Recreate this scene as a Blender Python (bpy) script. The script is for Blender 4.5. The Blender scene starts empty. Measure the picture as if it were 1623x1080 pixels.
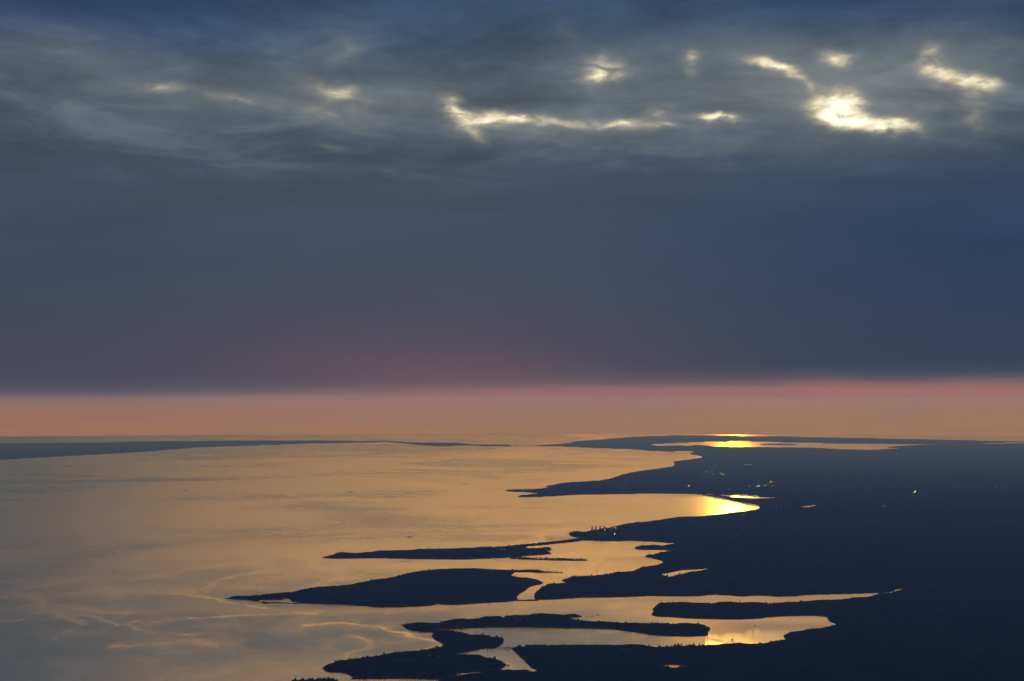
import bpy, math, random
import numpy as np
from mathutils import Vector

# ------------------------------------------------------------------ camera, sky, sun, exposure
scene = bpy.context.scene
COL = scene.collection
R_EARTH = 7.4e6            # earth radius with normal refraction
CAM_H = 2151.0             # the aircraft's height above the sea
PITCH = math.radians(2.388)
F_PX = 50 / 36 * 1623

cam_d = bpy.data.cameras.new('camera')
cam_d.lens = 50; cam_d.sensor_width = 36; cam_d.clip_start = 10; cam_d.clip_end = 2.0e6
cam = bpy.data.objects.new('camera', cam_d); COL.objects.link(cam)
cam.location = (0, 0, CAM_H); cam.rotation_euler = (math.pi / 2 + PITCH, 0, 0)
scene.camera = cam

vs = scene.view_settings
vs.view_transform = 'Standard'; vs.look = 'None'; vs.exposure = 0.0; vs.gamma = 1.0; vs.use_curve_mapping = False
cy = scene.cycles
cy.use_denoising = True
cy.max_bounces = 4; cy.diffuse_bounces = 1; cy.glossy_bounces = 2; cy.volume_bounces = 0; cy.transparent_max_bounces = 8
cy.sample_clamp_direct = 0; cy.sample_clamp_indirect = 6

SUN_AZ = 8.8              # degrees right of the view's centre line
SUN_EL = 1.7

def lin(r, g, b):
    f = lambda c: c / 12.92 if c <= 0.04045 else ((c + 0.055) / 1.055) ** 2.4
    return (f(r / 255), f(g / 255), f(b / 255), 1)

class N:
    """small expression helper: N(tree, socket) with arithmetic that adds Math nodes"""
    def __init__(s, t, v): s.t, s.v = t, v
    def _m(s, op, *a, clamp=False):
        n = s.t.nodes.new('ShaderNodeMath'); n.operation = op; n.use_clamp = clamp
        for i, q in enumerate((s,) + a):
            q = q.v if isinstance(q, N) else q
            if isinstance(q, (int, float)): n.inputs[i].default_value = q
            else: s.t.links.new(q, n.inputs[i])
        return N(s.t, n.outputs[0])
    def __add__(s, o): return s._m('ADD', o)
    __radd__ = __add__
    def __sub__(s, o): return s._m('SUBTRACT', o)
    def __mul__(s, o): return s._m('MULTIPLY', o)
    __rmul__ = __mul__
    def __truediv__(s, o): return s._m('DIVIDE', o)
    def pow(s, o): return s._m('POWER', o)
    def max(s, o): return s._m('MAXIMUM', o)
    def min(s, o): return s._m('MINIMUM', o)
    def exp(s): return s._m('EXPONENT')
    def clamp(s): return s._m('ADD', 0.0, clamp=True)
    def step(s, a, b):
        n = s.t.nodes.new('ShaderNodeMapRange'); n.interpolation_type = 'SMOOTHSTEP'
        s.t.links.new(s.v, n.inputs[0]); n.inputs[1].default_value = a; n.inputs[2].default_value = b
        return N(s.t, n.outputs[0])

def combine(t, x, y, z=0.0):
    n = t.nodes.new('ShaderNodeCombineXYZ')
    for i, q in enumerate((x, y, z)):
        if isinstance(q, N): t.links.new(q.v, n.inputs[i])
        else: n.inputs[i].default_value = q
    return n.outputs[0]

def noise(t, vec, scale, detail=4.0, rough=0.55, dist=0.0):
    n = t.nodes.new('ShaderNodeTexNoise'); n.noise_dimensions = '3D'
    t.links.new(vec, n.inputs['Vector'])
    n.inputs['Scale'].default_value = scale; n.inputs['Detail'].default_value = detail
    n.inputs['Roughness'].default_value = rough; n.inputs['Distortion'].default_value = dist
    return N(t, n.outputs['Fac'])

def mixcol(t, fac, a, b, mode='MIX'):
    n = t.nodes.new('ShaderNodeMix'); n.data_type = 'RGBA'; n.blend_type = mode; n.clamp_factor = True
    for i, q in ((0, fac), (6, a), (7, b)):
        q = q.v if isinstance(q, N) else q
        if isinstance(q, (int, float)): n.inputs[i].default_value = q
        elif isinstance(q, tuple): n.inputs[i].default_value = q
        else: t.links.new(q, n.inputs[i])
    return n.outputs[2]

def ramp(t, fac, stops):
    n = t.nodes.new('ShaderNodeValToRGB'); e = n.color_ramp.elements
    e[0].position, e[0].color = stops[0]; e[1].position, e[1].color = stops[-1]
    for p, c in stops[1:-1]:
        q = e.new(p); q.color = c
    t.links.new(fac.v, n.inputs[0])
    return n.outputs[0]

def make_world():
    w = bpy.data.worlds.new('World'); scene.world = w; w.use_nodes = True
    t = w.node_tree; t.nodes.clear()
    out = t.nodes.new('ShaderNodeOutputWorld'); bg = t.nodes.new('ShaderNodeBackground')
    t.links.new(bg.outputs[0], out.inputs[0])
    tc = t.nodes.new('ShaderNodeTexCoord')
    sx = t.nodes.new('ShaderNodeSeparateXYZ'); t.links.new(tc.outputs['Generated'], sx.inputs[0])
    X, Y, Z = (N(t, sx.outputs[i]) for i in range(3))
    az = X._m('ARCTAN2', Y) * 57.29578
    el = Z._m('ARCSINE') * 57.29578
    # clear evening sky behind the deck
    sky = t.nodes.new('ShaderNodeTexSky'); sky.sky_type = 'NISHITA'; sky.sun_disc = False
    sky.sun_elevation = math.radians(SUN_EL); sky.sun_rotation = math.radians(SUN_AZ)
    sky.altitude = 2000; sky.air_density = 1.6; sky.dust_density = 3.0; sky.ozone_density = 1.0
    skyc = mixcol(t, 1.0, sky.outputs[0], (SKY_K * 0.6, SKY_K * 0.85, SKY_K * 1.25, 1), 'MULTIPLY')
    # the cloud deck: colour by height above the horizon
    flat = combine(t, az * 0.045, el * 0.30)
    n1 = noise(t, flat, 1.0, 5, 0.55, 0.6)
    n2 = noise(t, combine(t, az * 0.10, el * 0.35, 7.3), 1.0, 6, 0.6, 0.8)
    lowwave = noise(t, combine(t, az * 0.05, el * 0.05, 3.1), 1.0, 3, 0.5)
    wisp = noise(t, combine(t, az * 0.16, el * 3.2, 6.0), 1.0, 5, 0.6, 0.5)
    el2 = el + (lowwave - 0.5) * 0.6 + (wisp - 0.5) * 0.55 + 0.32 - az.step(-20.0, 14.0) * 0.62
    P = lambda e: (e + 2.0) / 24.0
    deck = ramp(t, (el2 + 2.0) / 24.0, [
        (P(-2.0), lin(168, 132, 84)), (P(-1.1), lin(168, 128, 82)), (P(-0.5), lin(166, 114, 80)), (P(-0.05), lin(162, 108, 90)),
        (P(0.28), lin(142, 101, 94)), (P(0.50), lin(104, 86, 89)), (P(0.75), lin(80, 74, 83)), (P(1.15), lin(72, 70, 81)),
        (P(2.4), lin(71, 72, 86)), (P(4.2), lin(67, 74, 91)), (P(6.5), lin(66, 77, 95)), (P(9.6), lin(70, 81, 97)),
        (P(12.2), lin(76, 88, 99)), (P(14.3), lin(66, 84, 104)), (P(16.0), lin(56, 77, 102)), (P(22.0), lin(70, 88, 112))])
    # right half bluer and darker, a pink swelling left of the middle
    right = az.step(-3.0, 19.0) * el.step(0.5, 1.4) * (N(t, el.v).step(12.0, 6.0) * 0.8 + 0.2)
    deck = mixcol(t, right * 0.85, deck, (0.50, 0.78, 1.0, 1), 'MULTIPLY')
    left = (az * -1.0).step(6.0, 22.0) * el.step(0.6, 1.6)
    deck = mixcol(t, left * 0.5, deck, (0.80, 0.84, 0.90, 1), 'MULTIPLY')
    def blob(a0, e0, sa, se, tilt, vecaz=None, vecel=None):
        A = (vecaz or az) - a0; E = (vecel or el) - e0
        c, s = math.cos(math.radians(tilt)), math.sin(math.radians(tilt))
        u = (A * c - E * s) * (1 / sa); v = (A * s + E * c) * (1 / se)
        return ((u * u + v * v) * -0.5).exp()
    pink = blob(-1.5, 0.8, 5.5, 0.75, 3) * 0.8 + blob(-4.0, 2.2, 6.0, 1.8, 0) * 0.3
    deck = mixcol(t, pink * 0.3, deck, lin(140, 100, 94))
    topdark = blob(-18.0, 15.2, 5.0, 1.5, 0) + blob(17.5, 15.8, 6.0, 1.3, 0) * 0.7
    deck = mixcol(t, topdark * (n2 * 1.2 + 0.1), deck, lin(38, 60, 94))
    # folds in the deck
    zc = Z.max(0.0) + 0.05
    n3 = noise(t, combine(t, X / zc, Y / zc, 2.0), 2.6, 5, 0.62, 0.7)
    fold = (n3 - 0.5) * 1.0 * el.step(7.0, 11.0) + (wisp - 0.5) * 0.7 * el.step(0.9, 0.1) + (n1 - 0.5) * 0.7 * el.step(0.8, 8.0) + (n2 - 0.5) * 1.5 * el.step(6.5, 11.5) + 1.0
    deck = mixcol(t, 1.0, deck, combine(t, fold, fold, fold), 'MULTIPLY')
    # torn openings with the lit sky behind them
    wv = combine(t, az * 0.22, el * 0.42, 1.7)
    wa = noise(t, wv, 1.0, 4, 0.6); wb = noise(t, combine(t, az * 0.22, el * 0.42, 9.2), 1.0, 4, 0.6)
    wa2 = noise(t, combine(t, az, el * 1.6, 4.2), 1.0, 3, 0.55); wb2 = noise(t, combine(t, az, el * 1.6, 12.0), 1.0, 3, 0.55)
    az_w = az + (wa - 0.5) * 1.6 + (wa2 - 0.5) * 0.5; el_w = el + (wb - 0.5) * 0.8 + (wb2 - 0.5) * 0.34
    warped = combine(t, az_w, el_w)
    def patches(lst):
        acc = None
        for (a0, e0, sa, se, tilt, k) in lst:
            mp = t.nodes.new('ShaderNodeMapping'); mp.vector_type = 'TEXTURE'
            t.links.new(warped, mp.inputs['Vector'])
            mp.inputs['Location'].default_value = (a0, e0, 0); mp.inputs['Rotation'].default_value = (0, 0, -math.radians(tilt))
            mp.inputs['Scale'].default_value = (sa * 3, se * 3, 1)
            gr = t.nodes.new('ShaderNodeTexGradient'); gr.gradient_type = 'QUADRATIC_SPHERE'
            t.links.new(mp.outputs[0], gr.inputs[0])
            q = N(t, gr.outputs['Fac'])
            acc = q * (k) if acc is None else q._m('MULTIPLY_ADD', k, acc)
        return acc
    gap = patches(GAPS); halo = patches(HALOS)
    tex = noise(t, combine(t, az * 0.9, el * 2.0, 2.2), 1.0, 4, 0.55, 0.4)
    gap = (gap * 1.08 * (tex * 2.4 - 0.35).max(0.15)).min(1.2)
    halo = (halo * (n2 + n3 - 0.25)).max(0.0).min(0.95)
    lit = ramp(t, gap, [(0.0, lin(112, 118, 124)), (0.25, lin(168, 164, 150)), (0.5, lin(216, 204, 170)), (1.0, (1.25, 1.16, 0.92, 1))])
    veil = (n2 * 0.5 + n3 * 0.5).step(0.50, 0.66) * el.step(8.0, 10.0) * el.step(15.5, 13.0)
    deck = mixcol(t, veil * 0.18, deck, lin(140, 143, 142))
    deck = mixcol(t, halo * 0.75, deck, lin(138, 142, 142))
    deck = mixcol(t, (gap * 1.7).min(1.0), deck, lit)
    # overhead the deck breaks up, with unseen warm glow added to brighten the water
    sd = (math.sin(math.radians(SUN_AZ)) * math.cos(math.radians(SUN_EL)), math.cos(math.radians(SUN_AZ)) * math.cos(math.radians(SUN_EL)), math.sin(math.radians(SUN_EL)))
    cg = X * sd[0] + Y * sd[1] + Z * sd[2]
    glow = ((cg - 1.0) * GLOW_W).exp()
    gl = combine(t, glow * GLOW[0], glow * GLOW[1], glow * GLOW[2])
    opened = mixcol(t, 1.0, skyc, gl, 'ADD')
    zz = Z.max(0.0) + 0.10
    cp = combine(t, X / zz, Y / zz, 0.0)
    cl = noise(t, cp, 1.1, 5, 0.58, 0.5)
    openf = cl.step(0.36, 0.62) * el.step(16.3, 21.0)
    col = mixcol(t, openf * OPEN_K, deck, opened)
    t.links.new(col, bg.inputs[0]); bg.inputs[1].default_value = 1.0
    w.cycles.sampling_method = 'MANUAL'; w.cycles.sample_map_resolution = 512

SKY_K = 0.10
GLOW = (26.0, 12.4, 1.2); GLOW_W = 18.5  # colour and tightness of the unseen glow, set to light the water
OPEN_K = 0.85
# openings in the deck: azimuth, elevation, half sizes, tilt (degrees), strength
GAPS = [
    (13.05, 11.46, 0.53, 0.43, 0, 1.334), (13.89, 10.94, 1.33, 0.30, 12, 0.874), (15.09, 10.57, 0.64, 0.17, 4, 0.69),
    (12.32, 11.69, 0.53, 0.46, 0, 0.184), (17.59, 12.19, 1.12, 0.26, 14, 0.69), (16.54, 12.73, 0.43, 0.33, 35, 0.506),
    (16.67, 13.41, 0.35, 0.30, 0, 0.2576), (18.28, 11.93, 0.59, 0.20, 8, 0.46), (18.15, 11.02, 0.48, 0.33, 30, 0.276),
    (16.40, 11.20, 0.53, 0.17, 0, 0.276), (10.66, 12.97, 0.64, 0.17, 24, 0.874), (11.54, 12.45, 0.48, 0.17, 40, 0.184),
    (12.82, 13.16, 0.48, 0.23, 10, 0.506), (12.08, 12.13, 0.48, 0.13, 10, 0.184), (9.62, 13.30, 0.48, 0.13, 10, 0.322),
    (7.16, 13.43, 0.35, 0.36, 0, 0.46), (3.60, 13.16, 0.69, 0.40, -8, 0.598), (3.42, 12.92, 0.59, 0.13, 0, 0.368),
    (8.50, 11.17, 0.53, 0.13, 5, 1.012), (7.72, 11.21, 0.40, 0.10, 0, 0.46), (5.96, 11.40, 0.53, 0.30, 0, 0.322),
    (6.34, 10.90, 1.07, 0.13, 3, 0.23), (3.92, 10.87, 0.96, 0.17, 2, 0.782), (0.22, 11.24, 1.17, 0.17, 3, 0.736),
    (-2.21, 11.50, 0.59, 0.30, 38, 0.736), (-1.45, 10.64, 0.48, 0.20, 28, 0.368), (-1.06, 11.09, 0.67, 0.23, 10, 0.506),
    (1.75, 10.96, 0.80, 0.13, 6, 0.276), (-6.80, 12.17, 1.01, 0.26, 8, 0.46), (-7.42, 11.37, 1.60, 0.40, 10, 0.2024),
    (-14.10, 12.13, 0.59, 0.13, 0, 0.3864), (-11.17, 11.88, 1.47, 0.20, 8, 0.23), (-7.16, 10.07, 0.53, 0.13, 0, 0.1656),
    (-6.81, 13.78, 0.37, 0.43, 0, 0.23), (-17.67, 13.17, 1.60, 0.53, 8, 0.092), (-18.34, 11.25, 1.60, 0.26, 6, 0.1104),
    (2.01, 14.76, 0.59, 0.20, 45, 0.1104), (18.26, 10.31, 0.59, 0.26, 10, 0.2024), (13.07, 13.34, 2.14, 0.40, 10, 0.138),
]
HALOS = [
    (13.05, 11.66, 3.05, 1.14, 8, 0.9),
    (17.59, 12.24, 2.29, 1.14, 12, 0.7),
    (10.86, 12.84, 2.29, 0.71, 20, 0.5),
    (7.35, 12.11, 4.07, 1.27, 5, 0.45),
    (3.55, 13.16, 1.53, 0.71, 0, 0.5),
    (-0.55, 11.21, 2.80, 0.66, 6, 0.8),
    (3.54, 10.94, 3.05, 0.41, 3, 0.5),
    (-6.80, 12.12, 2.80, 0.76, 8, 0.5),
    (-12.15, 11.94, 4.07, 0.56, 6, 0.4),
    (-16.49, 12.66, 3.81, 1.02, 8, 0.35),
    (-6.81, 13.78, 1.02, 0.76, 0, 0.25),
]

make_world()

sun_d = bpy.data.lights.new('sun', 'SUN'); sun_d.energy = 0.78; sun_d.angle = math.radians(0.8); sun_d.color = (1.0, 0.77, 0.72)
sun = bpy.data.objects.new('sun', sun_d); COL.objects.link(sun)
_a, _e = math.radians(SUN_AZ), math.radians(SUN_EL)
SUN_DIR = Vector((math.sin(_a) * math.cos(_e), math.cos(_a) * math.cos(_e), math.sin(_e)))
sun.rotation_euler = SUN_DIR.to_track_quat('Z', 'Y').to_euler()
sun.location = (3000, 9000, 5000)

# ------------------------------------------------------------------ the map
# map outlines in units of 2 m (east, north), the camera stands over (0, 0)
LAND = {
 'far_coast': ([(-19297,40688),(-16066,44724),(-13587,46397),(-10954,48377),(-7836,48965),(-5345,48004),(-3848,46863),(-5004,44950),(-6380,43477),(-7461,40961),(-8583,38512),(-8814,35216),(-9208,32536),(-9893,30314),(-10260,28575),(-11677,24636)],
   []),
 'far_spit': ([(-4969,50928),(-3612,46357),(-2864,44625),(-2291,44284),(-1583,43951),(-1180,41906),(-28,41227),(-27,39605),(-1242,40343),(-2115,39872),(-2586,41140),(-3430,44018)],
   []),
 'headland': ([(-1323,9858),(-1261,9958),(-1243,10122),(-1184,10132),(-1092,10101),(-1020,10153),(-966,10280),(-831,10269),(-721,10290),(-692,10355),(-615,10388),(-420,10399),(-259,10488),(-88,10556),(-20,10624),(97,10729),(264,10896),(387,11019),(502,11170),(547,11107),(508,11032),(383,10908),(261,10776),(214,10741),(108,10647),(95,10567),(128,10454),(208,10443),(244,10522),(289,10510),(292,10399),(251,10333),(172,10322),(160,10290),(232,10268),(278,10183),(273,10110),(200,10047),(101,9976),(3,9886),(-82,9846),(-189,9816),(-315,9758),(-422,9768),(-613,9778),(-721,9797),(-829,9817),(-937,9857),(-1009,9827),(-1125,9818),(-1220,9808)],
   [[(-128,10499),(-65,10443),(94,10399),(82,10333),(-42,10355),(-110,10410)]]),
 'sand_spit': ([(-18,9856),(131,9807),(343,9758),(521,9720),(521,9681),(288,9691),(77,9758),(-18,9807)],
   []),
 'wooded_island': ([(-1565,7813),(-1482,7869),(-1372,7925),(-1254,7995),(-1243,8034),(-1197,8133),(-1138,8221),(-1032,8304),(-939,8360),(-921,8438),(-865,8526),(-808,8600),(-747,8660),(-727,8752),(-689,8870),(-628,8975),(-556,9058),(-470,9116),(-369,9133),(-246,9167),(-136,9124),(-17,9082),(92,9099),(171,9082),(219,9024),(326,9008),(326,8967),(169,8991),(91,9024),(18,9024),(-5,8854),(3,8752),(69,8675),(144,8644),(175,8584),(187,8488),(167,8423),(130,8366),(92,8240),(82,8159),(46,8026),(24,7898),(32,7804),(28,7761),(3,7713),(-64,7671),(-163,7630),(-245,7595),(-310,7572),(-368,7583),(-394,7607),(-416,7554),(-471,7514),(-551,7492),(-632,7486),(-686,7480),(-728,7497),(-789,7537),(-850,7566),(-944,7596),(-1053,7613),(-1079,7619),(-1153,7614),(-1256,7637),(-1318,7614),(-1342,7655),(-1397,7727),(-1473,7776)],
   [[(-1384,7727),(-1344,7763),(-1242,7757),(-1238,7837),(-1203,7775),(-1184,7684),(-1084,7655),(-1156,7637),(-1262,7673),(-1327,7667)]]),
 'causeway': ([(11,7761),(137,7761),(137,7731),(11,7731)],
   []),
 'low_island': ([(-540,6893),(-516,6917),(-477,6897),(-366,6917),(-324,6994),(-265,7034),(-198,7084),(-137,7110),(-59,7110),(2,7151),(57,7171),(135,7197),(252,7177),(350,7187),(344,7151),(273,7120),(307,7014),(337,7004),(395,6960),(506,6926),(633,6898),(741,6893),(897,6888),(939,6836),(936,6766),(906,6653),(892,6569),(809,6543),(740,6556),(657,6578),(625,6622),(539,6706),(470,6770),(324,6789),(238,6793),(128,6817),(17,6835),(-101,6826),(-219,6784),(-364,6756),(-346,6693),(-418,6675),(-480,6729),(-506,6789)],
   []),
 'forked_island': ([(-767,5778),(-750,5824),(-744,5858),(-731,5905),(-696,5933),(-651,5963),(-591,6008),(-547,6059),(-500,6095),(-460,6100),(-383,6158),(-334,6223),(-303,6286),(-313,6359),(-347,6470),(-367,6556),(-363,6643),(-388,6697),(-416,6717),(-368,6711),(-323,6672),(-272,6661),(-205,6599),(-175,6568),(-115,6562),(-68,6534),(-29,6519),(-47,6342),(-55,6282),(-82,6252),(-132,6223),(-178,6165),(-210,6131),(-248,6086),(-207,6053),(-154,6025),(-118,6007),(-98,5971),(-65,5971),(-42,5918),(-21,5866),(-29,5806),(-60,5739),(-103,5706),(-152,5698),(-225,5674),(-215,5650),(-226,5618),(-242,5571),(-268,5540),(-298,5540),(-358,5548),(-419,5560),(-486,5559),(-595,5559),(-617,5541),(-627,5548),(-622,5587),(-647,5643),(-662,5670),(-694,5683),(-726,5686),(-735,5715)],
   []),
 'near_point': ([(-860,5487),(-806,5534),(-736,5555),(-686,5545),(-663,5511),(-583,5275),(-537,4859),(-761,4859)],
   []),
 'mainland': ([(1926,46528),(3442,52361),(5002,59937),(6638,65615),(8528,69156),(10050,67051),(12206,62868),(13043,60304),(14525,55748),(15971,52395),(17563,48890),(20588,42729),(2235,4678),(-229,4675),(-300,5472),(-266,5509),(-241,5555),(-198,5607),(-180,5626),(-150,5634),(-120,5658),(-65,5674),(-28,5693),(71,5698),(64,5697),(85,5664),(107,5697),(138,5713),(176,5726),(232,5749),(296,5769),(296,5779),(233,5772),(176,5752),(139,5736),(107,5723),(83,5776),(59,5892),(35,6009),(9,6154),(-8,6247),(16,6270),(70,6286),(152,6278),(220,6294),(300,6286),(402,6286),(463,6271),(526,6298),(593,6287),(665,6259),(695,6279),(738,6299),(860,6291),(917,6311),(990,6339),(1056,6319),(1112,6327),(1149,6380),(1209,6405),(1145,6368),(1246,6422),(1232,6476),(1241,6563),(1259,6620),(1308,6665),(1371,6724),(1459,6756),(1526,6827),(1569,6908),(1552,7006),(1566,7108),(1578,7158),(1516,7200),(1436,7189),(1338,7168),(1270,7132),(1223,7086),(1167,7070),(1065,7055),(990,7070),(894,7095),(834,7115),(775,7136),(723,7156),(700,7198),(726,7342),(721,7413),(749,7492),(775,7595),(876,7613),(982,7601),(1073,7602),(1129,7643),(1207,7614),(1271,7602),(1361,7596),(1364,7578),(1476,7643),(1594,7685),(1725,7710),(1841,7771),(1968,7871),(2034,7961),(2092,8013),(2160,8073),(2244,8154),(2229,8229),(2193,8194),(2162,8113),(2104,8059),(2054,8039),(1974,8032),(1789,7992),(1653,7972),(1553,7908),(1450,7900),(1413,7931),(1344,7931),(1278,7893),(1198,7931),(1133,7963),(1088,7950),(1022,7905),(893,7905),(766,7917),(634,7886),(546,7854),(375,7848),(273,7792),(188,7768),(129,7774),(123,7929),(134,8059),(159,8226),(189,8352),(240,8401),(296,8437),(317,8510),(288,8614),(322,8644),(347,8682),(292,8611),(321,8634),(354,8757),(432,8796),(510,8819),(611,8899),(665,8980),(736,9005),(774,9105),(839,9277),(926,9347),(988,9455),(1020,9622),(1005,9717),(955,9853),(910,9943),(984,10034),(1029,10159),(1127,10244),(1185,10309),(1086,10385),(1007,10385),(920,10418),(888,10518),(963,10644),(1059,10679),(1113,10645),(1193,10738),(1285,10870),(1200,10906),(1092,11016),(1000,11053),(907,11090),(819,11040),(700,11065),(617,11090),(521,11102),(504,11127),(530,11281),(497,11373),(472,11507),(460,11686),(503,11813),(578,11771),(663,11900),(750,12062),(841,12229),(936,12432),(1034,12643),(1123,12709),(1233,12844),(1400,13104),(1539,13321),(1694,13395),(1806,13470),(1981,13661),(2198,13958),(2395,14226),(2513,14505),(2571,14794),(2591,15048),(2537,15262),(2454,15583),(2396,16105),(2320,16435),(2233,16721),(2183,16898),(2095,16927),(1932,16956),(1750,16985),(1565,16983),(1349,16922),(973,16801),(714,16741),(506,16509),(288,16368),(127,16284),(47,16368),(75,16537),(203,16682),(388,16829),(299,17008),(191,17254),(60,17317),(-121,17476),(-35,17605),(216,17736),(395,17971),(539,18213),(414,18389),(470,18642),(651,19172),(874,19489),(1098,19694),(1347,20203),(1506,20879),(1617,21455),(1825,22279),(2085,23001),(2345,23593),(2592,24219),(2783,24746),(2936,25655),(3002,26559),(3114,27286),(3299,27712),(3601,28427),(3956,29576),(4050,30398),(4030,31268),(3972,31958),(4178,33202),(4420,34009),(4298,34507),(3690,34314),(3350,34987),(3021,36545),(2218,37527),(1690,38926),(1201,39614),(691,40090),(1271,41908),(1587,43047),(1950,44917)],
   [[(4064,42426),(4049,39826),(4775,40231),(4871,39515),(5058,39764),(5244,41016),(5534,40529),(5531,38675),(6441,38192),(7218,37898),(8156,37461),(8305,36323),(8760,35442),(8826,35426),(9390,36154),(10338,37705),(10187,38789),(10829,40057),(11550,41255),(12822,43057),(12782,44136),(11570,44376),(9721,44319),(10001,45797),(8973,46411),(8383,46857),(8207,47938),(7426,48460),(6898,46505),(6984,47434),(6691,47559),(6023,46415),(5575,45648)],[(14536,44695),(15526,46412),(16542,47567),(17374,48362),(18632,46876),(17097,43016),(16252,45240),(14813,44285)],[(2196,16928),(2345,16870),(2557,16696),(2663,16903),(2764,16845),(2761,16611),(2867,16699),(2831,16385),(2958,16303),(3082,16113),(2926,16030),(2694,16001),(2541,16133),(2422,16521)],[(928,8935),(974,8960),(1022,9042),(1093,9143),(1155,9160),(1242,9212),(1306,9229),(1262,9143),(1157,9017),(1056,8911),(997,8815),(966,8753),(939,8815)],[(2917,14753),(3054,14868),(3143,14984),(3226,15126),(3304,15199),(3202,15032),(3093,14710),(2978,14575)],[(2065,13585),(2189,13624),(2262,13839),(2183,13492),(2059,13453)],[(610,5834),(660,5851),(703,5817),(675,5766),(643,5756)],[(1669,20515),(1751,20560),(1796,20382),(1696,20163)],[(1390,18182),(1482,18217),(1455,18010),(1394,17975)],[(3459,15371),(3545,15348),(3506,15250),(3439,15249)],[(4011,25827),(4372,25837),(4304,25438),(3949,25428)],[(345,5816),(398,5806),(394,5789),(347,5793)]]),
 'bay_islet': ([(7034,41748),(7665,42853),(8189,43153),(8358,42341),(8453,41895),(7875,41498),(7434,41564)],
   []),
 'hooked_islet': ([(-23,5814),(-12,5854),(-8,5843),(-16,5813)],
   []),
}
MARK = {
 'chimney': [(1264,22553),(1322,22553),(1389,22537),(1452,22522)],
 'glint': [(9482,69302),(9202,60731),(8747,56811),(9254,57752),(9330,55082),(6049,44593),(5708,42310),(6244,44596),(6022,42653),(6129,42655),(6305,42952),(6354,42805),(6090,41154),(6910,48408),(6949,48092),(6428,46270),(7121,44614),(6660,41029),(5474,38812),(5065,37388),(4493,36273),(6005,36120),(6169,36020),(6220,36089),(6867,38439),(6964,38363),(7046,38364),(6453,36403),(6542,36404),(6630,36232),(6640,32394),(9552,61276),(10281,61740)],
 'glint2': [(5423,29277),(5518,29278),(3550,22570),(4660,23585),(6693,28683),(7593,29127)],
 'glint3': [(9438,33417),(9551,33419),(7575,29107),(14370,43226),(12184,35919),(12112,38897),(16036,59550)],
 'plantglint': [(1535,23662),(1733,23924),(1687,24057),(1638,22831)],
 'house': [(-66,14117),(36,14092),(47,13895),(81,13944),(-149,12995),(-99,12995),(-685,11967),(-605,11917),(123,14357)],
 'ship': [(-8069,35205),(-3917,34554),(-1655,22703),(-1618,22735)],
 'boat': [(1074,18119),(802,14342),(867,14427),(2326,13721),(1989,12940),(-249,15128)],
 'bridge': [(-119,12461),(-13,12461)],
 'beachhouse': [(653,19516),(678,19506),(701,19496)],
 'powerhouse': [(1374,22790)],
}
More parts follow.
